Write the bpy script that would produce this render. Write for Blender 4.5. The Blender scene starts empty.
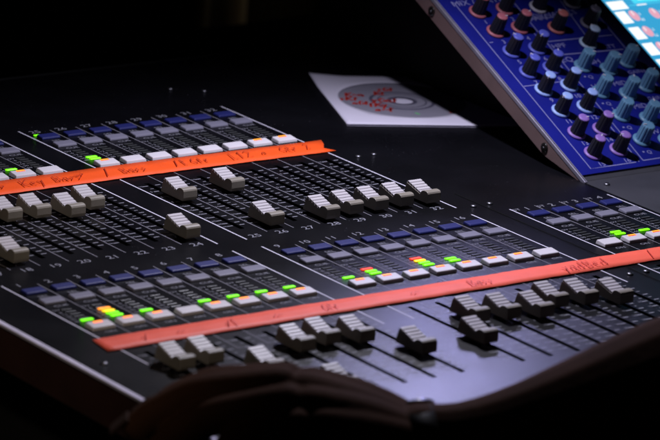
import bpy, bmesh, math, random
from mathutils import Vector, Matrix
random.seed(7)
S = 0.02                      # one channel pitch of the console = 20 mm; all shapes below are in pitches
scene = bpy.context.scene
COL = scene.collection
PI = math.pi

# ------------------------------------------------------------------ materials
def mat(name, base, rough=0.5, spec=0.5, metal=0.0, bump=0.0, bscale=300, var=0.0, vscale=40, rvar=0.0,
        emit=None, estr=0.0, coat=0.0, trans=0.0, sheen=0.0, alpha=1.0):
    m = bpy.data.materials.new(name); m.use_nodes = True
    nt = m.node_tree; b = nt.nodes['Principled BSDF']
    b.inputs['Base Color'].default_value = (*base, 1)
    b.inputs['Roughness'].default_value = rough
    b.inputs['Metallic'].default_value = metal
    b.inputs['Specular IOR Level'].default_value = spec
    b.inputs['Coat Weight'].default_value = coat
    b.inputs['Alpha'].default_value = alpha
    b.inputs['Sheen Weight'].default_value = sheen
    if emit:
        b.inputs['Emission Color'].default_value = (*emit, 1); b.inputs['Emission Strength'].default_value = estr
    tc = nt.nodes.new('ShaderNodeTexCoord')
    def noise(sc, det=4):
        n = nt.nodes.new('ShaderNodeTexNoise'); n.inputs['Scale'].default_value = sc; n.inputs['Detail'].default_value = det
        nt.links.new(tc.outputs['Object'], n.inputs['Vector']); return n
    if var:
        n = noise(vscale); r = nt.nodes.new('ShaderNodeMapRange')
        r.inputs['From Min'].default_value = .3; r.inputs['From Max'].default_value = .7
        r.inputs['To Min'].default_value = 1 - var; r.inputs['To Max'].default_value = 1 + var
        mx = nt.nodes.new('ShaderNodeVectorMath'); mx.operation = 'SCALE'
        mx.inputs[0].default_value = base
        nt.links.new(n.outputs['Fac'], r.inputs['Value']); nt.links.new(r.outputs[0], mx.inputs['Scale'])
        nt.links.new(mx.outputs[0], b.inputs['Base Color'])
    if rvar:
        n = noise(vscale * .4, 6); r = nt.nodes.new('ShaderNodeMapRange')
        r.inputs['From Min'].default_value = .3; r.inputs['From Max'].default_value = .7
        r.inputs['To Min'].default_value = rough - rvar; r.inputs['To Max'].default_value = rough + rvar
        nt.links.new(n.outputs['Fac'], r.inputs['Value']); nt.links.new(r.outputs[0], b.inputs['Roughness'])
    if bump:
        n = noise(bscale); bp = nt.nodes.new('ShaderNodeBump'); bp.inputs['Strength'].default_value = bump
        bp.inputs['Distance'].default_value = .0004
        nt.links.new(n.outputs['Fac'], bp.inputs['Height']); nt.links.new(bp.outputs[0], b.inputs['Normal'])
    return m

M = dict(
    panel=mat('satin_black_panel', (.0042, .0042, .006), .31, .34, bump=.2, bscale=2500, var=.25, vscale=25, rvar=.06),
    panel_grey=mat('dark_grey_panel', (.045, .045, .056), .5, .5, bump=.25, bscale=2500, var=.2, vscale=25),
    slot=mat('slot_black', (.003, .003, .0035), .8, .1),
    line=mat('pale_print', (.62, .6, .72), .5, .3),
    thin=mat('grey_print', (.25, .24, .29), .5, .3),
    tick=mat('scale_print', (.25, .25, .30), .5, .3),
    text=mat('legend_print', (.26, .26, .31), .5, .3),
    trim=mat('pale_metal_trim', (.8, .76, .95), .45, .5, metal=.25, var=.12, vscale=60),
    htrim=mat('satin_metal_trim', (.42, .40, .52), .36, .5, metal=.6, var=.15, vscale=60),
    cheek=mat('brown_side_cheek', (.05, .02, .017), .55, .4, bump=.3, bscale=1500, var=.2, vscale=30),
    hoodside=mat('brown_grey_side', (.16, .105, .105), .55, .4, bump=.35, bscale=1600, var=.15, vscale=40),
    body=mat('matt_black_body', (.008, .008, .009), .7, .3),
    grip=mat('pale_grip', (.54, .51, .54), .45, .45, bump=.05, bscale=1200),
    cap=mat('grey_cream_cap', (.25, .225, .19), .45, .38, bump=.1, bscale=1200, var=.1, vscale=50),
    stem=mat('stem_black', (.01, .01, .01), .5),
    sel=mat('blue_button', (.016, .021, .13), .5, .35, var=.1, vscale=80),
    cue=mat('lilac_grey_button', (.19, .185, .25), .52, .35, var=.08, vscale=80),
    on=mat('white_button', (.66, .63, .68), .5, .35, var=.06, vscale=80),
    led_off=mat('unlit_lamp', (.05, .052, .055), .35, .5),
    green=mat('lit_green', (.1, .5, .02), .4, emit=(.17, .95, .003), estr=1.5),
    yellow=mat('lit_yellow', (.5, .4, .02), .4, emit=(1, .66, .01), estr=1.3),
    orange=mat('lit_orange', (.6, .2, .02), .4, emit=(1, .30, .03), estr=1.5),
    red=mat('lit_red', (.6, .05, .02), .4, emit=(1, .055, .035), estr=1.2),
    tapeo=mat('orange_tape', (.95, .10, .012), .6, .3, bump=.5, bscale=900, var=.05, vscale=90),
    taper=mat('coral_tape', (.95, .14, .085), .55, .3, bump=.5, bscale=900, var=.05, vscale=90),
    ink=mat('dark_ink', (.42, .035, .012), .6, .3),
    inkf=mat('faint_ink', (.62, .065, .045), .6, .3),
    paper=mat('white_paper', (.66, .63, .76), .75, .3, bump=.4, bscale=500, var=.04, vscale=30),
    disc=mat('silver_disc', (.27, .26, .33), .42, .5, metal=.1, var=.05, vscale=50),
    discring=mat('disc_ring', (.09, .085, .13), .3, .5),
    redink=mat('red_marker', (.40, .025, .018), .6, .3),
    blue=mat('blue_panel', (.007, .011, .205), .5, .24, bump=.2, bscale=2500, var=.12, vscale=30),
    navy=mat('navy_bezel', (.008, .009, .05), .4, .5, var=.1, vscale=30),
    hline=mat('lilac_print', (.27, .27, .52), .5, .3),
    kblack=mat('knob_black', (.012, .012, .013), .45, .5, bump=.15, bscale=1500),
    kpink=mat('knob_pink', (.42, .12, .16), .42, .5),
    kblue=mat('knob_blue', (.10, .12, .56), .42, .5),
    ksky=mat('knob_sky', (.30, .43, .85), .42, .5),
    kpurple=mat('knob_purple', (.27, .15, .50), .42, .5),
    kcyan=mat('knob_cyan', (.12, .27, .43), .42, .5),
    kpale=mat('knob_pale_blue', (.42, .55, .75), .42, .5),
    kgrey=mat('knob_grey', (.20, .19, .27), .42, .5),
    ksalmon=mat('knob_salmon', (.50, .15, .15), .42, .5),
    kwhite=mat('knob_white', (.62, .6, .7), .42, .5),
    steel=mat('screw_steel', (.22, .22, .25), .42, .5, metal=1),
    hole=mat('bolt_black', (.008, .007, .007), .3, .5),
    scr=mat('screen_blue', (.01, .05, .08), .3, .5, emit=(.045, .40, .72), estr=.95),
    scrl=mat('screen_cyan', (.01, .05, .08), .3, .5, emit=(.08, .75, 1.0), estr=1.0),
    scrw=mat('screen_white', (.05, .05, .05), .3, .5, emit=(.95, 1.0, 1.0), estr=1.1),
    scrp=mat('screen_pink', (.05, .02, .03), .3, .5, emit=(.86, .42, .55), estr=.95),
    skin=mat('dark_skin', (.10, .043, .023), .85, .08, bump=.3, bscale=250, var=.15, vscale=30),
    nail=mat('nail', (.05, .026, .018), .85, .1),
    watch=mat('watch_black', (.008, .008, .009), .55, .3),
    watchglass=mat('watch_glass', (.02, .02, .025), .12, .6),
    wsteel=mat('watch_steel', (.6, .6, .68), .22, .5, metal=1),
    sleeve=mat('black_cloth', (.012, .008, .008), .9, .2, sheen=.2, bump=.4, bscale=600),
    table=mat('black_table', (.006, .005, .005), .8, .2, bump=.3, bscale=300),
    wall=mat('brown_curtain_cloth', (.045, .028, .012), .9, .2, sheen=.1, var=.2, vscale=4),
    floor=mat('dark_floor', (.008, .007, .007), .85, .2, var=.2, vscale=3),
)

def dust(m, scale, amount, col):
    nt = m.node_tree; b = nt.nodes['Principled BSDF']; old = b.inputs['Base Color'].links[0].from_socket
    tc = nt.nodes.new('ShaderNodeTexCoord'); v = nt.nodes.new('ShaderNodeTexVoronoi'); v.inputs['Scale'].default_value = scale; v.inputs['Randomness'].default_value = 1
    r = nt.nodes.new('ShaderNodeMapRange'); r.inputs['From Min'].default_value = amount; r.inputs['From Max'].default_value = amount * .5
    n = nt.nodes.new('ShaderNodeTexNoise'); n.inputs['Scale'].default_value = 35; r2 = nt.nodes.new('ShaderNodeMapRange'); r2.inputs['From Min'].default_value = .45; r2.inputs['From Max'].default_value = .7
    mu = nt.nodes.new('ShaderNodeMath'); mu.operation = 'MULTIPLY'; mix = nt.nodes.new('ShaderNodeMix'); mix.data_type = 'RGBA'
    L = nt.links; L.new(tc.outputs['Object'], v.inputs['Vector']); L.new(tc.outputs['Object'], n.inputs['Vector'])
    L.new(v.outputs['Distance'], r.inputs['Value']); L.new(n.outputs['Fac'], r2.inputs['Value'])
    L.new(r.outputs[0], mu.inputs[0]); L.new(r2.outputs[0], mu.inputs[1]); L.new(mu.outputs[0], mix.inputs['Factor'])
    L.new(old, mix.inputs[6]); mix.inputs[7].default_value = (*col, 1); L.new(mix.outputs[2], b.inputs['Base Color'])
dust(M['panel'], 260, .10, (.10, .10, .12)); dust(M['panel_grey'], 260, .10, (.16, .16, .18)); dust(M['blue'], 300, .10, (.08, .08, .32))
# ------------------------------------------------------------------ mesh builder
class MB:
    def __init__(s): s.v = []; s.f = []; s.mi = []; s.mats = []; s.sm = []
    def _m(s, m):
        m = M[m] if isinstance(m, str) else m
        if m not in s.mats: s.mats.append(m)
        return s.mats.index(m)
    def add(s, verts, faces, m, smooth=False):
        o = len(s.v); k = s._m(m); s.v += [tuple(p) for p in verts]
        for f in faces: s.f.append([i + o for i in f]); s.mi.append(k); s.sm.append(smooth)
    def quad(s, pts, m): s.add(pts, [list(range(len(pts)))], m)
    def rect(s, x0, x1, y0, y1, z, m): s.quad([(x0, y0, z), (x1, y0, z), (x1, y1, z), (x0, y1, z)], m)
    def bm(s, b, m, mx=None, smooth=False):
        b.verts.index_update()
        s.add([(mx @ v.co if mx else v.co) for v in b.verts], [[v.index for v in f.verts] for f in b.faces], m, smooth); b.free()
    def box(s, x0, x1, y0, y1, z0, z1, m, bev=0.0, seg=2, mx=None):
        b = bmesh.new(); bmesh.ops.create_cube(b, size=1)
        for v in b.verts:
            v.co = Vector(((x0 + x1) / 2 + v.co.x * (x1 - x0), (y0 + y1) / 2 + v.co.y * (y1 - y0), (z0 + z1) / 2 + v.co.z * (z1 - z0)))
        if bev: bmesh.ops.bevel(b, geom=b.edges[:], offset=bev, segments=seg, affect='EDGES', profile=.5)
        s.bm(b, m, mx)
    def lathe(s, prof, m, n=24, c=(0, 0, 0), flute=None, smooth=True, mx=None):
        vs = []; fs = []
        for i, (r, z) in enumerate(prof):
            for k in range(n):
                a = 2 * PI * k / n; rr = r
                if flute and flute[0] <= i <= flute[1] and k % 3 == 0: rr = r * flute[2]
                p = Vector((c[0] + rr * math.cos(a), c[1] + rr * math.sin(a), c[2] + z)); vs.append(mx @ p if mx else p)
        for i in range(len(prof) - 1):
            for k in range(n):
                k2 = (k + 1) % n; fs.append([i * n + k, i * n + k2, (i + 1) * n + k2, (i + 1) * n + k])
        fs.append([(len(prof) - 1) * n + k for k in range(n)]); fs.append([k for k in reversed(range(n))])
        s.add(vs, fs, m, smooth)
    def ribbon(s, pts, w, z, m):
        L = []; R = []
        for i, p in enumerate(pts):
            a = Vector(pts[max(0, i - 1)]); b = Vector(pts[min(len(pts) - 1, i + 1)]); d = (b - a)
            d = d.normalized() if d.length > 1e-9 else Vector((1, 0)); nn = Vector((-d.y, d.x)) * w / 2
            L.append((p[0] + nn.x, p[1] + nn.y, z)); R.append((p[0] - nn.x, p[1] - nn.y, z))
        n = len(pts); s.add(L + R, [[n + i, n + i + 1, i + 1, i] for i in range(n - 1)], m)
    def mesh(s, name):
        me = bpy.data.meshes.new(name); me.from_pydata([(x * S, y * S, z * S) for x, y, z in s.v], [], s.f)
        for m in s.mats: me.materials.append(m)
        me.polygons.foreach_set('material_index', s.mi); me.polygons.foreach_set('use_smooth', s.sm); me.update()
        return me
    def build(s, name, parent=None, mx=None):
        return link(name, s.mesh(name), parent, mx)

def link(name, data, parent=None, mx=None):
    o = bpy.data.objects.new(name, data); COL.objects.link(o)
    if parent: o.parent = parent
    if mx is not None: o.matrix_local = mx
    return o
def tag(o, label=None, cat=None, group=None, kind=None):
    if label: o['label'] = label
    if cat: o['category'] = cat
    if group: o['group'] = group
    if kind: o['kind'] = kind
    return o
def T(x, y, z=0): return Matrix.Translation((x * S, y * S, z * S))

# text: glyph outlines cached as flat meshes
_txt = {}
def text_geo(t):
    if t not in _txt:
        cu = bpy.data.curves.new('t', 'FONT'); cu.body = t; cu.size = 1; cu.align_x = 'CENTER'; cu.align_y = 'CENTER'; cu.resolution_u = 2
        o = bpy.data.objects.new('t', cu); COL.objects.link(o)
        dg = bpy.context.evaluated_depsgraph_get(); me = o.evaluated_get(dg).to_mesh()
        _txt[t] = ([(v.co.x, v.co.y) for v in me.vertices], [list(p.vertices) for p in me.polygons])
        o.evaluated_get(dg).to_mesh_clear(); bpy.data.objects.remove(o); bpy.data.curves.remove(cu)
    return _txt[t]
def put_text(mb, t, x, y, size, z, m, sx=1.0):
    v, f = text_geo(t); mb.add([(x + a * size * sx, y + b * size, z) for a, b in v], f, m)

# ------------------------------------------------------------------ console frame of reference
GAP = 1.156; GST = 1.562
def cx(n): return n - 1 + (GAP if n > 8 else 0) + (GST if n > 16 else 0)     # 1..16, 17..20 = stereo strips
YU = 13.263
con = bpy.data.objects.new('mixing_console', None); COL.objects.link(con); con.location = (0, 0, 0); con.empty_display_size = .1
tag(con, 'large black audio mixing console with grey faders, lit buttons and tilted blue knob section', 'mixing console')

# --- top panel with real fader slots
XL, XS, XR = -2.2, 22.4, 42.0; YF, YB = -13.5, 23.25
SW = .085
def slotted(x0, x1, slots, m):
    """slots: list of (xc, y0, y1)"""
    b = MB()
    xs = sorted({x0, x1} | {xc + d for xc, _, _ in slots for d in (-SW, SW)})
    ys = sorted({YF, YB} | {y for _, a, c in slots for y in (a, c)})
    def inslot(x, y): return any(abs(x - xc) < SW and a < y < c for xc, a, c in slots)
    idx = {}
    def vid(i, j):
        if (i, j) not in idx: idx[i, j] = len(vs); vs.append((xs[i], ys[j], 0))
        return idx[i, j]
    vs = []; fs = []
    for i in range(len(xs) - 1):
        for j in range(len(ys) - 1):
            if inslot((xs[i] + xs[i + 1]) / 2, (ys[j] + ys[j + 1]) / 2): continue
            fs.append([vid(i, j), vid(i + 1, j), vid(i + 1, j + 1), vid(i, j + 1)])
    b.add(vs, fs, m)
    for xc, a, c in slots:
        l, r, d = xc - SW, xc + SW, -.35
        b.quad([(l, a, 0), (l, a, d), (l, c, d), (l, c, 0)], 'slot')
        b.quad([(r, a, 0), (r, c, 0), (r, c, d), (r, a, d)], m)
        b.quad([(l, a, 0), (r, a, 0), (r, a, d), (l, a, d)], 'slot'); b.quad([(l, c, 0), (l, c, d), (r, c, d), (r, c, 0)], 'slot')
        b.quad([(l, a, d), (r, a, d), (r, c, d), (l, c, d)], 'slot')
    return b
slots = []
for n in range(1, 17):
    slots.append((cx(n), -7.34, -2.2)); slots.append((cx(n), YU - 7.34, YU - 2.2))
for n in range(17, 21): slots.append((cx(n), -7.34, -2.2))
b = slotted(XL, XS, slots, 'panel')
b.quad([(XL, YF, 0), (XL, YF - .8, -.5), (XS, YF - .8, -.5), (XS, YF, 0)], 'panel')
b.quad([(XL, YF - .8, -.5), (XL, YF - .9, -2.6), (XS, YF - .9, -2.6), (XS, YF - .8, -.5)], 'panel')
b.quad([(XL, YB, 0), (XS, YB, 0), (XS, YB, -3), (XL, YB, -3)], 'panel')
b.build('top_panel', con)
b = MB(); b.box(XS + .02, XR, YF, 5.6, -.6, .0, 'panel_grey', .03)
b.box(XS + .02, XR, YF - .9, YF, -2.6, -.55, 'panel_grey', .05); b.build('right_panel', con)
b = MB(); b.box(XS + .001, XR, 5.604, YB, -.6, .0, 'panel', .002); b.build('rear_panel', con)
b = MB(); b.box(XL + .6, XR - .5, YF + .5, YB - .3, -4.2, -.62, 'body', .1); b.build('body', con)
b = MB(); b.box(XL - .19, XL, YF - .3, YB, -.07, .03, 'trim', .03); b.build('edge_trim', con)
b = MB(); b.box(XL - .16, XL + .3, YF - .7, YB, -1.27, -.075, 'cheek', .04); b.build('side_cheek', con)
# rear lip of the console
b = MB(); b.box(XL, XS, YB - .02, YB + .12, -.5, .03, 'body', .03); b.build('rear_lip', con)

# --- printed legend (one layer of ink on the panel)
Z1 = .012
dv = MB()
def vline(x, y0, y1, w, m): dv.rect(x - w / 2, x + w / 2, y0, y1, Z1, m)
for oy in (0, YU):
    yt = 4.2 if oy == 0 else 4.3
    yb = -3.13 if oy == 0 else YU - 13.263 + 4.95 - YU + 0
    lo = oy - 3.13 if oy == 0 else 4.95
    for g in (0, 1):
        n0 = 1 + 8 * g
        for k in range(9):
            x = cx(n0) - .5 + k - (.05 if k == 0 else 0) + (.03 if k == 8 else 0)
            if k in (0, 8): vline(x, lo, oy + yt, .055, 'line')
            else: vline(x, lo + (.4 if oy else 0), oy + yt - .25, .028, 'thin')
for k in range(5):
    x = cx(17) - .53 + k * 1.015
    vline(x, -3.13 if k not in (0, 4) else -4.6, 4.15, .055 if k in (0, 4) else .028, 'line' if k in (0, 4) else 'thin')
dv.build('divider_lines', con)
b = MB(); b.rect(17.62, 17.68, YF, 6.2, Z1, 'slot'); b.rect(XS - .03, XS + .03, YF, 5.4, .013, 'slot'); b.build('panel_seam', con)

lg = MB()
fr = [0.0, .13, .26, .39, .50, .60, .70, .79, .87, .94, 1.0]
nm = ['10', '5', '0', '5', '10', '15', '20', '30', '40', '60', '\u221e']
def scale(x, ytop, ybot):
    for k, f in enumerate(fr):
        y = ytop + (ybot - ytop) * f
        lg.rect(x - .32, x - .13, y - .026, y + .026, Z1, 'tick'); lg.rect(x + .13, x + .32, y - .026, y + .026, Z1, 'tick')
        put_text(lg, nm[k], x - .40, y + .01, .16, Z1, 'tick', 1.1)
        if k < 10:
            for q in ((.5,) if k < 6 else ()):
                y2 = ytop + (ybot - ytop) * (f + (fr[k + 1] - f) * q)
                lg.rect(x - .25, x - .13, y2 - .018, y2 + .018, Z1, 'tick'); lg.rect(x + .13, x + .25, y2 - .018, y2 + .018, Z1, 'tick')
for n in range(1, 17):
    scale(cx(n), -2.5, -7.0); scale(cx(n), YU - 2.5, YU - 7.0)
for n in range(17, 21): scale(cx(n), -2.5, -7.0)
def strip_text(x, oy, num, kind='ch'):
    if kind == 'ch':
        put_text(lg, num, x - .08, oy + 4.03, .36, Z1, 'text', 1.15)
    else:
        put_text(lg, 'ST', x - .36, oy + 4.0, .24, Z1, 'text', 1.2); put_text(lg, num, x + .05, oy + 3.98, .36, Z1, 'text', 1.2)
    put_text(lg, 'SEL', x + .05, oy + 2.93, .21, Z1, 'text', 1.2)
    put_text(lg, 'CUE', x + .05, oy + 2.03, .21, Z1, 'text', 1.2)
    put_text(lg, 'ON', x + .08, oy - .42, .2, Z1, 'text', 1.2)
    # level meter legend
    for k, t in enumerate(['OV', '-6', '-12', '-18', '-30', '-60']):
        put_text(lg, t, x - .34, oy + 1.71 - .21 * k, .17, Z1, 'text', 1.1)
for n in range(1, 17):
    strip_text(cx(n), 0, str(n)); strip_text(cx(n), YU, str(n + 16))
    put_text(lg, str(n + 16), cx(n) - .08, 5.16, .38, Z1, 'text', 1.15)
for n in range(17, 21): strip_text(cx(n), 0, str(n - 16), 'st')
lg.build('printed_legend', con)

# --- buttons and level lights (meshes shared by the repeats)
def btn_mesh(m, w, d, h, lit):
    b = MB(); bm = bmesh.new(); bmesh.ops.create_cube(bm, size=1)
    for v in bm.verts:
        top = v.co.z > 0
        back = v.co.y > 0
        v.co = Vector((v.co.x * w * (.94 if top else 1), v.co.y * d * (.86 if top else 1), (h * (1.0 if back else .72)) if top else .0))
    bmesh.ops.bevel(bm, geom=[e for e in bm.edges], offset=.025, segments=2, affect='EDGES', profile=.5)
    b.bm(bm, m); return b.mesh('button')
me_sel = btn_mesh('sel', .72, .38, .10, 0); me_cue = btn_mesh('cue', .74, .40, .11, 0); me_on = btn_mesh('on', .78, .45, .15, 0)
b = MB(); b.box(-.15, .15, -.022, .045, 0, .03, 'orange', .012); b.box(-.16, .16, -.055, -.023, 0, .022, 'red', .008); me_ind = b.mesh('indicator')
b = MB(); b.box(-.15, .15, -.02, .02, 0, .015, 'red', .005); me_halo = b.mesh('indicator_edge')
b = MB(); b.box(-.1, .1, -.05, .05, 0, .03, 'green', .012); me_selind = b.mesh('indicator')
def led_mesh(m):
    b = MB(); b.box(-.20, .20, -.066, .066, 0, .045, m, .032, 3); return b.mesh('meter_light')
me_led = {c: led_mesh(m) for c, m in dict(g='green', y='yellow', o='orange', r='red').items()}
b = MB()
for k in range(6): b.box(-.17, .17, .66 + .21 * k - .045, .66 + .21 * k + .045, 0, .018, 'led_off', .008)
me_off = b.mesh('level_meter')

lit_on_lo = {1, 2, 3, 5, 6, 7, 8, 9, 10, 11, 12, 13, 14, 15, 18, 19}
lit_on_up = {23, 25, 31, 32}
met_lo = {1: 'g', 2: 'ggyo', 3: 'g', 5: 'g', 6: 'g', 7: 'g', 8: 'g', 9: 'g', 10: 'ggr', 12: 'ggyr', 13: 'gg', 18: 'gg', 19: 'g'}
met_up = {23: 'g', 25: 'gg'}
def strip(x, oy, on, met, selind=False):
    o = link('select_button', me_sel, con, T(x, oy + 3.36))
    if selind:
        link('indicator_light', me_selind, o, T(-.28, .27, .02))
    link('cue_button', me_cue, con, T(x, oy + 2.42))
    o = link('on_button', me_on, con, T(x, oy))
    if on: link('indicator_light', me_ind, o, Matrix.Translation((-.02 * S, .11 * S, .128 * S)) @ Matrix.Rotation(math.radians(6), 4, 'X'))
    mt = link('level_meter', me_off, con, T(x, oy, .004))
    for k, c in enumerate(met): link('meter_light', me_led[c], mt, T(0, .66 + .21 * k, .004))
for n in range(1, 17):
    strip(cx(n), 0, n in lit_on_lo, met_lo.get(n, ''))
    strip(cx(n), YU, n + 16 in lit_on_up, met_up.get(n + 16, ''), n + 16 == 25)
for n in range(17, 21): strip(cx(n), 0, n in lit_on_lo, met_lo.get(n, ''))

# --- fader caps
def prism(prof, w, m, zb, y0, y1, bev):
    """side profile (y, z) swept across the width; closed by a flat bottom at zb"""
    b = MB(); bm = bmesh.new(); N = len(prof)
    ring = [(y, z) for y, z in prof] + [(y1, zb), (y0, zb)]
    L = [bm.verts.new((-w, y, z)) for y, z in ring]; R = [bm.verts.new((w, y, z)) for y, z in ring]; K = len(ring)
    for i in range(K): bm.faces.new([L[i], L[(i + 1) % K], R[(i + 1) % K], R[i]])
    bm.faces.new(L[::-1]); bm.faces.new(R)
    bmesh.ops.recalc_face_normals(bm, faces=bm.faces)
    if bev:
        es = [e for e in bm.edges if e.calc_face_angle(0) > 1.2 and abs(e.verts[0].co.x - e.verts[1].co.x) < .01 and min(v.co.z for v in e.verts) > zb + .02]
        bmesh.ops.bevel(bm, geom=es, offset=bev, segments=2, affect='EDGES', profile=.5)
    bmesh.ops.triangulate(bm, faces=[f for f in bm.faces if len(f.verts) > 4])
    b.bm(bm, m); return b
def cap_meshes():
    body = [(-.60, .14), (-.61, .20), (-.60, .40), (-.575, .445), (-.52, .470), (-.44, .478), (-.36, .468), (-.29, .44), (-.245, .40), (-.22, .345), (-.20, .32),
            (.46, .50), (.50, .47), (.585, .16)]
    bd = prism(body, .262, 'cap', .10, -.585, .59, .014).mesh('fader_cap')
    g = []; n = 5; y0, z0, y1, z1 = -.235, .345, .475, .555
    for k in range(n):
        ya = y0 + (y1 - y0) * k / n; yb = y0 + (y1 - y0) * (k + 1) / n; za = z0 + (z1 - z0) * k / n; zb = z0 + (z1 - z0) * (k + 1) / n
        g += [(ya + .006, za + .01), (ya + .022, za + .030), (yb - .034, zb + .010), (yb - .020, zb - .004), (yb - .014, zb - .055), (yb - .004, zb - .055)]
    g[-1] = (y1, zb - .03)
    gm = prism(g, .252, 'grip', .30, y0 + .01, y1 + .005, 0)
    # let the bottom of the grip follow the slope of the cap
    gm.v = [(x, y, (.305 if y < 0 else .46) if abs(z - .30) < 1e-6 else z) for x, y, z in gm.v]
    return bd, gm.mesh('ridged_grip')
me_cap, me_grip = cap_meshes()
b = MB(); b.box(-.05, .05, -.2, .2, -.3, .12, 'stem'); me_stem = b.mesh('stem')
caps = {18: 5.64, 20: 9.1, 21: 9.06, 22: 8.71, 23: 9.15, 24: 5.54, 25: 8.77, 26: 5.58, 27: 9.02, 28: 5.42, 29: 5.54, 30: 5.56, 31: 5.57, 32: 5.49}
for n, y in caps.items():
    o = link('fader_cap', me_cap, con, T(cx(n - 16) + .02, y + .56)); link('stem', me_stem, o); link('ridged_grip', me_grip, o)
caps = {1: -4.14, 2: -4.07, 3: -5.48, 4: -7.46, 5: -4.31, 6: -4.13, 7: -4.39, 8: -5.88, 9: -5.93, 10: -4.36, 11: -4.55, 12: -4.82, 13: -4.30, 14: -4.46, 15: -4.85}
for n, y in caps.items():
    o = link('fader_cap', me_cap, con, T(cx(n) - (.0 if n < 5 else .08), y + .56)); link('stem', me_stem, o); link('ridged_grip', me_grip, o)

# --- screws
b = MB(); b.lathe([(.105, 0), (.1, .035), (.07, .06), (.03, .07)], 'steel', 16); b.box(-.06, .06, -.012, .012, .055, .074, 'hole'); b.box(-.012, .012, -.06, .06, .0555, .0745, 'hole')
me_screw = b.mesh('screw')
for x, y in [(17.32, 10.8), (17.96, 10.8), (17.3, 4.85), (17.97, 4.87), (22.98, 5.0), (-1.63, -2.61), (16.32, 20.03), (17.27, 19.37), (17.25, -2.6), (17.9, -2.6)]:
    link('screw', me_screw, con, Matrix.Translation((x * S, y * S, .002 * S)) @ Matrix.Rotation(random.random() * 3, 4, 'Z'))

# --- tilted display and knob section
TH = math.atan(.489); HX, HY = 22.44, 5.46
HM = Matrix.Translation((HX * S, HY * S, 0)) @ Matrix.Rotation(TH, 4, 'X')
HW, HL, HT = 17.5, 14.0, .56
b = MB(); b.box(.14, HW, .34, HL, -HT, 0, 'navy', .02)
# front lip that closes the wedge down to the panel
b.quad([(.14, .34, -.02), (HW, .34, -.02), (HW, .20, -.16), (.14, .20, -.16)], 'panel_grey')
b.build('display_housing', con, HM)
b = MB(); b.box(.16, HW, .10, .335, -.30, -.05, 'panel_grey', .03); b.build('front_lip', con, HM)
b = MB(); b.box(.11, 6.18, .345, 12.6, -.01, .012, 'blue', .005); b.build('blue_faceplate', con, HM)
b = MB(); b.box(-.02, .10, -.02, HL, -.10, .045, 'htrim', .02); b.box(.015, .035, .02, HL, .04, .05, 'hole'); b.build('side_trim', con, HM)
# side plate, a parallelogram reaching down to the panel at the front
b = MB()
c_, s_ = math.cos(TH), math.sin(TH)
pl = [(.02, -.105), (HL, -.105), (HL, -.62), (2.05, -.60), (.40, -.185)]
vs = [(0.0, y, z) for y, z in pl] + [(.14, y, z) for y, z in pl]; n = len(pl)
b.add(vs, [list(range(n)), list(reversed(range(n, 2 * n)))] + [[i, i + n, (i + 1) % n + n, (i + 1) % n][::-1] for i in range(n)], 'hoodside')
b.build('side_plate', con, HM)
b = MB()
for y, z in ((2.15, -.36), (9.15, -.36)):
    mx = Matrix.Translation((-.01, y, z)) @ Matrix.Rotation(-PI / 2, 4, 'Y')
    b.lathe([(.17, 0), (.16, .03), (.09, .05)], 'hole', 16, mx=mx); b.lathe([(.05, .05), (.03, .065)], 'steel', 8, mx=mx)
b.build('side_bolt', con, HM)
# support block below the raised section, set back from its edge
b = MB()
vs = []
for x in (2.6, HW):
    vs += [(HX + x, HY + 3.2, .0), (HX + x, YB - .1, .0), (HX + x, YB - .1, .489 * (YB - HY) - 1.6), (HX + x, HY + 3.4, .489 * 3.4 - .75)]
b.add(vs, [[0, 1, 2, 3][::-1], [4, 5, 6, 7], [0, 3, 7, 4], [1, 5, 6, 2], [3, 2, 6, 7], [0, 4, 5, 1]], 'body')
b.build('display_base', con)

# print on the blue faceplate
hl = MB(); ZH = .016
def hline(pts, w=.034, m='hline'): hl.ribbon(pts, w, ZH, m)
hline([(1.0, 8.96), (.70, 8.96), (.66, .57), (1.6, .57)]); hline([(1.6, .57), (2.62, .57)])
hline([(2.75, .57), (2.92, 8.9)]); hline([(2.95, .60), (3.12, 8.9)]); hline([(2.95, .60), (5.95, .62)])
hline([(.72, 4.69), (2.78, 4.69)], .03); hline([(.8, 6.93), (.95, 6.93)], .03)
hline([(3.15, 6.65), (6.0, 6.60)]); hline([(3.15, 7.82), (5.05, 7.78)]); hline([(5.07, 8.6), (4.88, 6.62)])
hline([(3.15, 5.95), (5.95, 5.85)], .04); hline([(6.12, 8.6), (5.98, .62)], .04)
put_text(hl, 'MIX / MATRIX', 1.9, 8.96, .36, ZH, 'hline', 1.2)
put_text(hl, 'PAN', 3.55, 7.82, .34, ZH, 'hline', 1.2); put_text(hl, 'DYNAMICS', 4.35, 7.93, .34, ZH, 'hline', 1.15)
put_text(hl, 'HPF', 3.45, 6.38, .3, ZH, 'hline', 1.2); put_text(hl, 'EQ', 3.3, 5.68, .34, ZH, 'hline', 1.2)
put_text(hl, 'ATT', 5.45, 6.05, .26, ZH, 'hline', 1.2)
put_text(hl, 'HIGH', 4.15, 5.42, .3, ZH, 'hline', 1.2); put_text(hl, 'HIGH MID', 4.15, 4.25, .3, ZH, 'hline', 1.15)
put_text(hl, 'LOW MID', 4.2, 3.07, .3, ZH, 'hline', 1.15); put_text(hl, 'LOW', 4.15, 1.8, .3, ZH, 'hline', 1.2)
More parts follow.
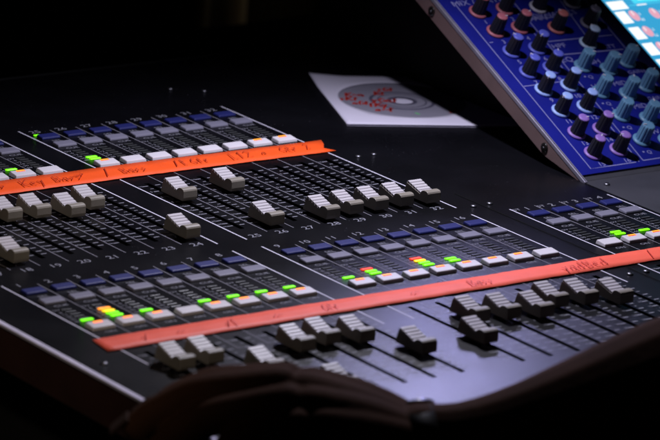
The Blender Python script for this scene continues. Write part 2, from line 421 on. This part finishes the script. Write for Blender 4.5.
for i, (x, y) in enumerate([(1.3, 8.42), (2.47, 8.42), (1.36, 7.38), (2.45, 7.42), (1.32, 6.34), (2.45, 6.35), (1.3, 5.28), (2.35, 5.32), (1.33, 4.38), (2.48, 4.42), (1.31, 3.31), (2.42, 3.34), (1.22, 2.23), (2.29, 2.23), (1.2, 1.2), (2.3, 1.2)]):
    put_text(hl, str(i + 1), x + .03, y - .50, .27, ZH, 'hline', 1.1)
for x, y in ((3.65, 5.25), (3.46, 3.9), (3.48, 2.68), (3.45, 1.45)):
    put_text(hl, 'Q', x + .02, y - .52, .22, ZH, 'hline', 1.2); hl.rect(x - .24, x - .16, y - .5, y - .44, ZH, 'hline')
for x, y in ((5.6, 5.2), (5.47, 3.85), (5.45, 2.5)): put_text(hl, 'GAIN', x + .05, y - .50, .24, ZH, 'hline', 1.15)
hl.build('panel_print', con, HM)

# knobs: body with collar and top cap as sub-parts; the cyan ones are one colour
def knob_meshes():
    b = MB(); b.lathe([(.255, .03), (.255, .06), (.245, .12), (.225, .40), (.205, .64), (.19, .685), (.165, .70)], 'kblack', 36, flute=(2, 5, .93), smooth=False); body = b.mesh('rotary_knob')
    b = MB(); b.lathe([(.255, .03), (.255, .06), (.245, .12), (.235, .40), (.225, .64), (.21, .69), (.18, .705)], 'kcyan', 36, flute=(2, 5, .91), smooth=False)
    b.lathe([(.325, .018), (.325, .05), (.29, .09), (.25, .10)], 'kcyan', 36); cy = b.mesh('rotary_knob')
    cols = {}
    for k in ('kpink', 'kblue', 'ksky', 'kpurple', 'kpale', 'kgrey', 'ksalmon', 'kwhite'):
        b = MB(); b.lathe([(.325, .018), (.325, .05), (.30, .085), (.25, .09)], k, 36); col = b.mesh('collar')
        b = MB(); b.lathe([(.188, .66), (.188, .703), (.175, .722), (.1, .728)], k, 24); top = b.mesh('top_cap')
        cols[k] = (col, top)
    b = MB(); b.box(-.016, .016, .10, .21, .645, .7315, 'kwhite', .004); ptr = b.mesh('pointer_mark')
    return body, cy, cols, ptr
k_body, k_cy, k_cols, k_ptr = knob_meshes()
def knob(x, y, kind):
    mx = HM @ T(x, y, .012) @ Matrix.Rotation(random.uniform(-2.2, 2.2), 4, 'Z')
    o = link('rotary_knob', k_cy if kind == 'kcyan' else k_body, con, mx)
    if kind != 'kcyan': link('collar', k_cols[kind][0], o); link('top_cap', k_cols[kind][1], o)
    link('pointer_mark', k_ptr, o)
for x, y, k in [(1.3, 9.45, 'kpink'), (2.5, 9.45, 'kpink'), (1.3, 8.42, 'kpink'), (2.47, 8.42, 'kpink'), (1.36, 7.39, 'kpink'), (2.45, 7.43, 'kpink'),
                (1.32, 6.34, 'kblue'), (2.45, 6.35, 'kblue'), (1.3, 5.28, 'kblue'), (2.36, 5.34, 'kblue'),
                (1.33, 4.37, 'ksky'), (2.48, 4.42, 'ksky'), (1.31, 3.31, 'ksky'), (2.42, 3.34, 'ksky'),
                (1.22, 2.22, 'kpurple'), (2.30, 2.22, 'kpurple'), (1.2, 1.2, 'kpurple'), (2.3, 1.2, 'kpurple'),
                (3.89, 8.33, 'kwhite'), (3.92, 7.22, 'ksalmon'), (5.42, 8.35, 'kgrey'), (5.40, 7.26, 'kgrey'), (4.67, 6.30, 'kpale'),
                (3.68, 5.25, 'kcyan'), (4.61, 4.95, 'kcyan'), (5.60, 5.18, 'kcyan'), (3.52, 3.93, 'kcyan'), (4.54, 3.68, 'kcyan'), (5.53, 3.92, 'kcyan'),
                (3.54, 2.72, 'kcyan'), (4.52, 2.43, 'kcyan'), (5.5, 2.6, 'kcyan'), (3.53, 1.49, 'kcyan'), (4.5, 1.3, 'kcyan'), (5.5, 1.3, 'kcyan')]:
    knob(x, y, k)

# touch screen
b = MB(); b.rect(6.82, 14.5, 1.0, 8.42, .006, 'scr'); b.rect(6.82, 14.5, 8.42, 8.75, .0055, 'panel_grey')
for k in range(9):
    y1 = 7.70 - .83 * (k - 0) if k else 8.22
    pass
b.rect(6.89, 7.66, 7.80, 8.24, .011, 'scrw')
for k in range(8):
    y1 = 7.70 - .845 * k; b.rect(6.89, 7.36, y1 - .63, y1, .011, 'scrw')
    for cxx in (7.61, 8.55, 9.5, 10.4):
        cyy = 7.42 - .845 * k; rr = .28
        ring = [(cxx + .19 * math.cos(a * PI / 12), cyy + rr * math.sin(a * PI / 12), .012) for a in range(24)]
        b.quad(ring, 'scrp'); ang = random.uniform(-.3, .3)
        b.rect(cxx - .02 + ang * .2, cxx + .02 + ang * .2, cyy + .02, cyy + .24, .0135, 'scrw')
        put_text(b, random.choice(['C', '80', '-6', 'L2', '63']), cxx + .22, cyy - .24, .17, .0135, 'scrw')
        put_text(b, random.choice(['0', '5', '12']), cxx + .29, cyy + .05, .17, .0135, 'scrw')
b.rect(8.05, 9.6, 8.02, 8.40, .011, 'scrl'); b.rect(8.35, 9.4, 8.18, 8.3, .0125, 'scrw'); b.rect(8.1, 8.55, 7.9, 7.96, .0115, 'scrw')
b.rect(7.75, 14.4, 7.93, 7.955, .010, 'scrl')
b.build('touch_screen', con, HM)

# ------------------------------------------------------------------ tapes
def strokes(word, x, y, h, slant=.3):
    """rough handwriting: returns polylines"""
    G = {'K': [[(0, 0), (0, 1)], [(.5, 1), (.05, .5), (.55, 0)]], 'e': [[(.05, .3), (.4, .35), (.3, .6), (.1, .5), (.1, .1), (.4, .05)]], 'y': [[(0, .6), (.2, .2)], [(.4, .6), (.05, -.35)]],
         'B': [[(0, 0), (0, 1), (.4, .9), (.35, .55), (.05, .5), (.45, .4), (.4, .05), (0, 0)]], 'a': [[(.4, .55), (.1, .5), (.05, .1), (.35, .1), (.4, .5), (.45, 0)]], 's': [[(.35, .55), (.1, .5), (.3, .25), (.05, 0)]],
         'G': [[(.5, .85), (.2, 1), (0, .5), (.2, 0), (.5, .15), (.5, .45), (.3, .45)]], 't': [[(.15, .95), (.15, .05), (.3, 0)], [(0, .6), (.35, .65)]], 'r': [[(0, .6), (.05, 0)], [(.05, .35), (.2, .55), (.35, .55)]],
         '>': [[(0, .4), (.9, .45)], [(.65, .7), (.95, .45), (.65, .15)]], '/': [[(0, 0), (.35, 1)]], '1': [[(.1, .8), (.25, 1), (.2, 0)]], '2': [[(0, .8), (.25, 1), (.4, .7), (0, 0), (.45, .05)]],
         'v': [[(0, .5), (.15, 0), (.5, .9)]], '~': [[(0, .3), (.2, .6), (.4, .3), (.6, .5), (.9, .35)]], 'L': [[(.1, 1), (0, 0), (.45, .05)]], 'd': [[(.4, 1), (.4, 0)], [(.4, .5), (.1, .5), (.05, .1), (.4, .1)]], ' ': []}
    out = []
    for ch in word:
        for pl in G[ch]:
            out.append([(x + (px + py * slant) * h * .75 + random.uniform(-.02, .02), y + py * h + random.uniform(-.02, .02)) for px, py in pl])
        x += h * (.48 if ch != '>' else .9)
    return out
def tape(name, label, m, top, bot, words, inkm, ends):
    # top, bot: functions x -> y; long thin sheet with slight waves
    b = MB(); xs = [ends[0] + (ends[1] - ends[0]) * i / 120 for i in range(121)]
    vs = []
    for i, x in enumerate(xs):
        jit = lambda: random.uniform(-.014, .014)
        wob = .008 * math.sin(x * 2.3) + .005 * math.sin(x * 5.1 + 1) + random.uniform(-.005, .005)
        for j in range(4):
            t = j / 3; xx = x + (ends[2] * (1 - t) if i == 0 else 0) + ((ends[3][j]) if i == 120 else 0)
            vs.append((xx, bot(x) + (top(x) - bot(x)) * t + (jit() if j in (0, 3) else 0), .05 + wob * (1 if j in (1, 2) else .4)))
    fs = [[i * 4 + j, (i + 1) * 4 + j, (i + 1) * 4 + j + 1, i * 4 + j + 1] for i in range(120) for j in range(3)]
    b.add(vs, fs, m, True)
    o = link(name, b.mesh(name))
    sol = o.modifiers.new('thickness', 'SOLIDIFY'); sol.thickness = .0003; sol.offset = -1
    tag(o, label, 'tape', 'marking tapes stuck on the console')
    for word, x, h, dy in words:
        w = MB()
        for pl in strokes(word, x, (bot(x) + top(x)) / 2 - h / 2 + dy, h): w.ribbon(pl, .036, .095, inkm)
        w.build('handwriting', o)
    return o
tape('marking_tape', 'long orange paper tape with handwritten words stuck across the upper fader bank', 'tapeo',
     lambda x: 12.97 - .04 * max(0, x - 10) ** 1.15 * .55, lambda x: 11.70 - .04 * max(0, x - 10) ** 1.1 * .42,
     [('>', 4.3, .5, 0), ('Key', 5.3, .6, 0), ('Bass', 6.5, .55, 0), ('>', 7.3, .5, .15), ('/', 8.3, .8, 0), ('Bass', 9.0, .5, -.05), ('/t', 11.0, .6, 0), ('Gtr', 11.7, .5, 0), ('L12', 13.2, .6, 0), ('a', 14.4, .4, 0), ('Gtr 2', 15.2, .5, .05)],
     'ink', (-1.2, 16.75, 0, (.25, .05, .35, .55)))
tape('marking_tape', 'long coral red paper tape with a slanted left end stuck across the lower fader bank', 'taper',
     lambda x: -.87 - .004 * max(0, x), lambda x: -1.84 - .004 * max(0, x),
     [('v', .4, .5, 0), ('~', 1.6, .4, 0), ('v1', 3.2, .5, 0), ('~', 4.9, .4, 0), ('Gtr', 6.6, .45, 0), ('~', 9.8, .4, 0), ('Bass', 12.0, .45, 0), ('yad', 15.5, .6, 0), ('Bed', 16.4, .6, 0), ('/', 18.9, .7, 0), ('Ld', 19.6, .6, 0)],
     'inkf', (-.85, 26.0, -.12, (0, .1, .05, .15)))

# ------------------------------------------------------------------ disc in its paper sleeve
A = Vector((21.87, 19.58)); Bv = Vector((19.27, 13.94)); u = (A - Bv).normalized(); r = Vector((u.y, -u.x)); SIDE = 6.2
# sleeve axes: r to the right, u away
cen = Vector((22.98, 15.68)); Rw = 2.2
slv = bpy.data.objects.new('paper_sleeve', None); COL.objects.link(slv); slv.location = (Bv.x * S, Bv.y * S, 0); slv.empty_display_size = .05
tag(slv, 'white square paper sleeve with round window lying on the black console near the blue section', 'disc sleeve')
def sp(a, bb):            # a along r, bb along u -> console coords relative to the corner
    p = r * a + u * bb
    z = .03 + .12 * max(0, (a + bb - 9.9)) ** 1.3 + .05 * max(0, 1.2 - a) * max(0, bb - 4.6) + .02 * max(0, a - 4.8) * max(0, 1.5 - bb)
    return (p.x, p.y, z)
cl = cen - Bv; ca, cb = cl.dot(r), cl.dot(u)
b = MB(); N = 96; RINGS = 6; vs = []; fs = []
angs = sorted([2 * PI * k / (N - 4) for k in range(N - 4)] + [math.atan2(q - cb, p - ca) % (2 * PI) for p in (0, SIDE) for q in (0, SIDE)])
for t in angs:
    dx, dy = math.cos(t), math.sin(t)
    tt = min(((SIDE - ca) / dx if dx > 0 else -ca / dx) if abs(dx) > 1e-9 else 99, ((SIDE - cb) / dy if dy > 0 else -cb / dy) if abs(dy) > 1e-9 else 99)
    for i in range(RINGS):
        q = Rw + (tt - Rw) * i / (RINGS - 1); x, y, z = sp(ca + dx * q, cb + dy * q); vs.append((x, y, z + .035))
for k in range(N):
    for i in range(RINGS - 1):
        k2 = (k + 1) % N; fs.append([k * RINGS + i, k * RINGS + i + 1, k2 * RINGS + i + 1, k2 * RINGS + i])
b.add(vs, fs, 'paper', True)
# exact corners
o = b.build('front_sheet', slv); md = o.modifiers.new('thickness', 'SOLIDIFY'); md.thickness = .00018; md.offset = 1
b = MB(); G = 12; vs = [sp(SIDE * i / G, SIDE * j / G) for i in range(G + 1) for j in range(G + 1)]
b.add([(x, y, z - .018) for x, y, z in vs], [[i * (G + 1) + j, (i + 1) * (G + 1) + j, (i + 1) * (G + 1) + j + 1, i * (G + 1) + j + 1] for i in range(G) for j in range(G)], 'paper', True)
b.build('back_sheet', slv)
# disc
dsc = MB()
def annulus(r0, r1, z, m, n=64):
    vs = []; fs = []
    for k in range(n):
        a = 2 * PI * k / n; vs += [(r0 * math.cos(a), r0 * math.sin(a), z), (r1 * math.cos(a), r1 * math.sin(a), z)]
    for k in range(n):
        k2 = (k + 1) % n; fs.append([2 * k, 2 * k + 1, 2 * k2 + 1, 2 * k2])
    dsc.add(vs, fs, m)
annulus(.375, 2.5, 0, 'disc'); annulus(.375, .52, .002, 'discring'); annulus(.80, .86, .002, 'discring'); annulus(1.02, 1.14, .002, 'discring'); annulus(2.46, 2.5, .001, 'discring')
dd = link('optical_disc', dsc.mesh('optical_disc')); dd.location = (cen.x * S, cen.y * S, .036 * S)
tag(dd, 'silver optical disc with red marker writing inside the white paper sleeve', 'disc')
def redword(word, ox, oy, h, ang):
    w = MB()
    for pl in strokes(word, 0, 0, h):
        c, s = math.cos(ang), math.sin(ang); w.ribbon([(ox + c * x - s * y, oy + s * x + c * y) for x, y in pl], .09, .004, 'redink')
    w.build('handwriting', dd)
ua = math.atan2(r.y, r.x)
def loc(a, bb): p = r * a + u * bb; return p.x, p.y
for word, x, y, h in (('sKt', 20.95, 16.55, .5), ('aGt', 21.05, 15.95, .45), ('K~a', 21.5, 16.9, .45), ('tKy', 21.4, 15.5, .5), ('yGat', 21.9, 15.95, .5), ('a~t', 21.25, 14.95, .5), ('Kt', 22.55, 16.65, .45), ('sGt', 22.95, 17.05, .45), ('Kae', 23.6, 13.75, .5)):
    redword(word, x - cen.x, y - cen.y, h, ua)
w = MB()
x, y = loc(.15, -1.6); w.rect(x - .05, x + .05, y - .12, y + .12, .003, 'green'); w.mats[0] = mat('green_print', (.15, .5, .2), .5)
w.build('green_mark', dd)

# ------------------------------------------------------------------ person (arm and hand reaching over the front of the console)
def skin_chain(nodes, edges, sub=2):
    """nodes: (x,y,z,r) in pitches; returns evaluated mesh"""
    me = bpy.data.meshes.new('sk'); me.from_pydata([(x * S, y * S, z * S) for x, y, z, _ in nodes], edges, [])
    o = bpy.data.objects.new('sk', me); COL.objects.link(o)
    md = o.modifiers.new('s', 'SKIN'); md.use_smooth_shade = True
    for v, nd in zip(me.skin_vertices[0].data, nodes):
        rr = nd[3]; v.radius = (rr[0] * S, rr[1] * S) if isinstance(rr, tuple) else (rr * S, rr * S)
    me.skin_vertices[0].data[0].use_root = True
    md2 = o.modifiers.new('ss', 'SUBSURF'); md2.levels = sub; md2.render_levels = sub
    dg = bpy.context.evaluated_depsgraph_get(); ev = o.evaluated_get(dg); m2 = ev.to_mesh()
    out = ([v.co.copy() for v in m2.vertices], [list(p.vertices) for p in m2.polygons]); ev.to_mesh_clear()
    bpy.data.objects.remove(o); bpy.data.meshes.remove(me); return out
W = Vector((1.6, -12.75, .45))                         # wrist
F = Vector((-.80, .58, .10)).normalized()             # hand direction
Sd = Vector((.55, .80, .05)); Sd = (Sd - F * Sd.dot(F)).normalized()   # towards the thumb
Up = Sd.cross(F); Up = -Up if Up.z < 0 else Up
HK = .86
def P(f, s, u_): return W + (F * f + Sd * s * .9 + Up * u_) * HK
parts = []
arm = [W + Vector((14.5, -5.0, 17.0)), W + Vector((13.6, -4.0, 9.0)), W + Vector((12.6, -2.6, 2.15)), W + Vector((8.2, -2.2, 1.65)), W + Vector((4.6, -1.9, 1.10)), W + Vector((1.9, -1.1, .42)), W, P(1.5, .1, .15)]
rad = [2.6, 2.5, 2.35, 2.3, 1.95, 1.4, 1.12, 1.3]
parts.append(skin_chain([(*p, r_) for p, r_ in zip(arm, rad)], [(i, i + 1) for i in range(len(arm) - 1)]))
# palm: metacarpal rays
mc = [(4.6, 1.35, .85, .68), (4.8, .5, 1.0, .68), (4.6, -.35, .85, .64), (4.2, -1.15, .55, .57)]
for k, (f, s, u_, rr) in enumerate(mc):
    pts = [P(.2, s * .35, .1), P(2.3, s * .8, .62 if k < 3 else .42), P(f, s, u_)]
    parts.append(skin_chain([(*pts[0], .75), (*pts[1], .78), (*pts[2], rr)], [(0, 1), (1, 2)]))
for a_, b_, c_, d_ in ((-.9, -.35, -.75, -.6), (.6, .35, -.6, -.5)):       # heel and thumb pads of the palm
    parts.append(skin_chain([(*P(.3, a_ * .5, -.1), .8), (*P(1.9, a_, c_), .85), (*P(4.4, b_ - .5, d_), .75)], [(0, 1), (1, 2)]))
# fingers: unequal lengths and bends
fl = [((2.15, 1.25, 1.05), .02, (.2, .6, .9)), ((2.4, 1.45, 1.1), .0, (.25, .65, .9)), ((2.25, 1.35, 1.05), -.06, (.32, .75, .95)), ((1.75, 1.0, .95), -.14, (.4, .85, 1.0))]
tips = []
for k, (L, spread, bend) in enumerate(fl):
    f, s, u_, rr = mc[k]; p = P(f - .35, s, u_ - .08); nodes = [(*p, rr)]; p = P(f, s, u_)
    nodes.append((*p, rr)); r_ = rr
    for l, a in zip(L, bend):
        d = (F * math.cos(a) + Sd * spread - Up * math.sin(a)).normalized(); l *= HK; mid = p + d * l * .5
        r_ *= .9; nodes.append((*mid, r_ * .92)); p = p + d * l; nodes.append((*p, r_ * .96))
    tips.append((p, d, r_)); parts.append(skin_chain(nodes, [(i, i + 1) for i in range(len(nodes) - 1)]))
# thumb leaves the side of the palm near its base
tb = [P(.9, .55, -.1), P(2.0, 1.55, -.1), P(3.5, 2.25, -.2), P(4.7, 2.35, -.38), P(5.5, 2.2, -.62)]
parts.append(skin_chain([(*p, q) for p, q in zip(tb, (.75, .72, .60, .52, .42))], [(i, i + 1) for i in range(4)]))
vs, fs = [], []
for v, f in parts:
    o = len(vs); vs += v; fs += [[i + o for i in q] for q in f]
base = Vector((W.x, W.y, 0)) * S
me = bpy.data.meshes.new('person'); me.from_pydata([v - base for v in vs], [], fs); me.materials.append(M['skin'])
pers = link('person', me); pers.location = base
rm = pers.modifiers.new('fuse', 'REMESH'); rm.mode = 'VOXEL'; rm.voxel_size = .0014; rm.use_smooth_shade = True
sm = pers.modifiers.new('smooth', 'SMOOTH'); sm.factor = .5; sm.iterations = 6
tag(pers, 'dark forearm and hand with a wristwatch reaching across the front of the console', 'person')
for k, (p, d, r_) in enumerate(tips):        # nails
    nb = MB(); nrm = (Up * math.cos(fl[k][2][2]) + F * math.sin(fl[k][2][2])).normalized(); side = d.cross(nrm).normalized()
    mx = Matrix.Translation(p + nrm * r_ * .86 - d * .12 - base / S) @ Matrix((side, d, nrm)).transposed().to_4x4()
    nb.box(-r_ * .62, r_ * .62, -.32, .30, -.06, .05, 'nail', .04, 3, mx=mx); nb.build('fingernail', pers)
# watch
wm = MB(); ax = (arm[5] - W).normalized(); wc = W - ax * .25; CASE = 38
side = ax.cross(Vector((0, 0, 1))).normalized(); up2 = side.cross(ax)
mxw = Matrix.Translation(wc - base / S) @ Matrix((side, up2, ax)).transposed().to_4x4()
n = 48; ringp = [(1.14, -.34), (1.21, -.32), (1.225, 0), (1.21, .32), (1.14, .34)]
vs, fs = [], []
for k in range(n):
    a = 2 * PI * k / n
    for rr, z in ringp: vs.append(mxw @ Vector((rr * 1.02 * math.cos(a), rr * 1.0 * math.sin(a), z)))
for k in range(n):
    k2 = (k + 1) % n
    for i in range(5): fs.append([k * 5 + i, k * 5 + (i + 1) % 5, k2 * 5 + (i + 1) % 5, k2 * 5 + i])
wm.add(vs, fs, 'watch', True); wt = wm.build('wristwatch', pers)
wm = MB(); mxc = mxw @ Matrix.Rotation(math.radians(CASE), 4, 'Z') @ Matrix.Translation((0, 1.15, 0)) @ Matrix.Rotation(-PI / 2, 4, 'X')
wm.lathe([(.46, 0), (.48, .06), (.47, .11), (.42, .14)], 'wsteel', 40, mx=mxc); wm.build('watch_case', wt)
wm = MB(); wm.lathe([(.40, .136), (.38, .148)], 'watchglass', 40, mx=mxc); wm.build('watch_glass', wt)

# ------------------------------------------------------------------ surroundings
b = MB(); b.box(-14, 58, -16.5, 40.4, -5.0, -4.25, 'table', .1)
tb = bpy.data.objects.new('table', None); COL.objects.link(tb); tb.location = (0, 0, -36 * S)
b2 = b.build('tabletop', tb, Matrix.Translation((0, 0, 36 * S)))
for x, y in ((-12, -15), (56, -15), (-12, 38), (56, 38)):
    b = MB(); b.box(x - .9, x + .9, y - .9, y + .9, -36, -5.05, 'table', .1); b.build('leg', tb, Matrix.Translation((0, 0, 36 * S)))
tag(tb, 'black table under the mixing console, almost lost in the dark', 'table')
b = MB(); b.rect(-300, 400, -200, 300, -36, 'floor'); tag(b.build('floor'), kind='structure')
# folded curtain far behind
b = MB(); n = 400; vs = []
for i in range(n + 1):
    x = -120 + 300 * i / n; y = 56 + 2.2 * math.sin(x * .55) + 1.0 * math.sin(x * 1.31 + 1) + .0 * (x - 60)
    vs += [(x, y, -35.5), (x, y + .5 * math.sin(x), 80)]
b.add(vs, [[2 * i, 2 * i + 2, 2 * i + 3, 2 * i + 1] for i in range(n)], 'wall', True)
cu = link('stage_curtain', b.mesh('stage_curtain')); md = cu.modifiers.new('thickness', 'SOLIDIFY'); md.thickness = .004
tag(cu, 'dark brown curtain hanging in the darkness behind the console', 'curtain')

# ------------------------------------------------------------------ camera
cam = bpy.data.cameras.new('camera'); co = bpy.data.objects.new('camera', cam); COL.objects.link(co)
cam.sensor_width = 36; cam.lens = 3819.784 / 660 * 36; cam.clip_start = .05; cam.clip_end = 100
R = ((0.794571, -0.60267696, 0.07373874), (-0.11878492, -0.27339615, -0.95453899), (0.59543855, 0.74968996, -0.28882158))
Cp = Vector((-57.36279594, -82.0233305, 33.74112281))
rot = Matrix((R[0], [-q for q in R[1]], [-q for q in R[2]])).transposed()
co.matrix_world = Matrix.Translation(Cp * S) @ rot.to_4x4()
cam.dof.use_dof = True; cam.dof.focus_distance = 118 * S; cam.dof.aperture_fstop = 13.5
scene.camera = co

# ------------------------------------------------------------------ light
def lamp(kind, name, loc, energy, col, size, target=None, **kw):
    l = bpy.data.lights.new(name, kind); l.energy = energy; l.color = col
    if kind == 'AREA': l.size = size * S
    else: l.shadow_soft_size = size * S
    for k, v in kw.items(): setattr(l, k, v)
    o = bpy.data.objects.new(name, l); COL.objects.link(o); o.location = Vector(loc) * S
    if target: o.rotation_euler = (Vector(target) - Vector(loc)).to_track_quat('-Z', 'Y').to_euler()
    return o
lamp('SPOT', 'console_lamp', (16, 7.5, 19), 9.0, (.86, .84, 1.0), .5, (13, 4, 0), spot_size=math.radians(110), spot_blend=.8)
lamp('SPOT', 'desk_lamp', (31, 22, 17), 3.7, (.50, .49, 1.0), 1.5, (6.0, -10.5, 0), spot_size=math.radians(26), spot_blend=1.0)
lamp('SPOT', 'front_light', (-22, -26, 40), 9, (1.0, .84, .64), 2.0, (-5, 5, 0), spot_size=math.radians(32), spot_blend=1.0)

lamp('SPOT', 'curtain_fill', (53, 36, 25), 13.0, (1.0, .76, .42), 4, (52, 56, -9), spot_size=math.radians(30), spot_blend=1.0)  # added warm fill so the curtain shows faintly; not an actual fixture

wd = bpy.data.worlds.new('World'); scene.world = wd; wd.use_nodes = True
bg = wd.node_tree.nodes['Background']; bg.inputs[0].default_value = (.5, .45, .5, 1); bg.inputs[1].default_value = .002
scene.view_settings.view_transform = 'Standard'; scene.view_settings.look = 'None'; scene.view_settings.exposure = 0; scene.view_settings.gamma = 1
scene.render.engine = 'CYCLES'
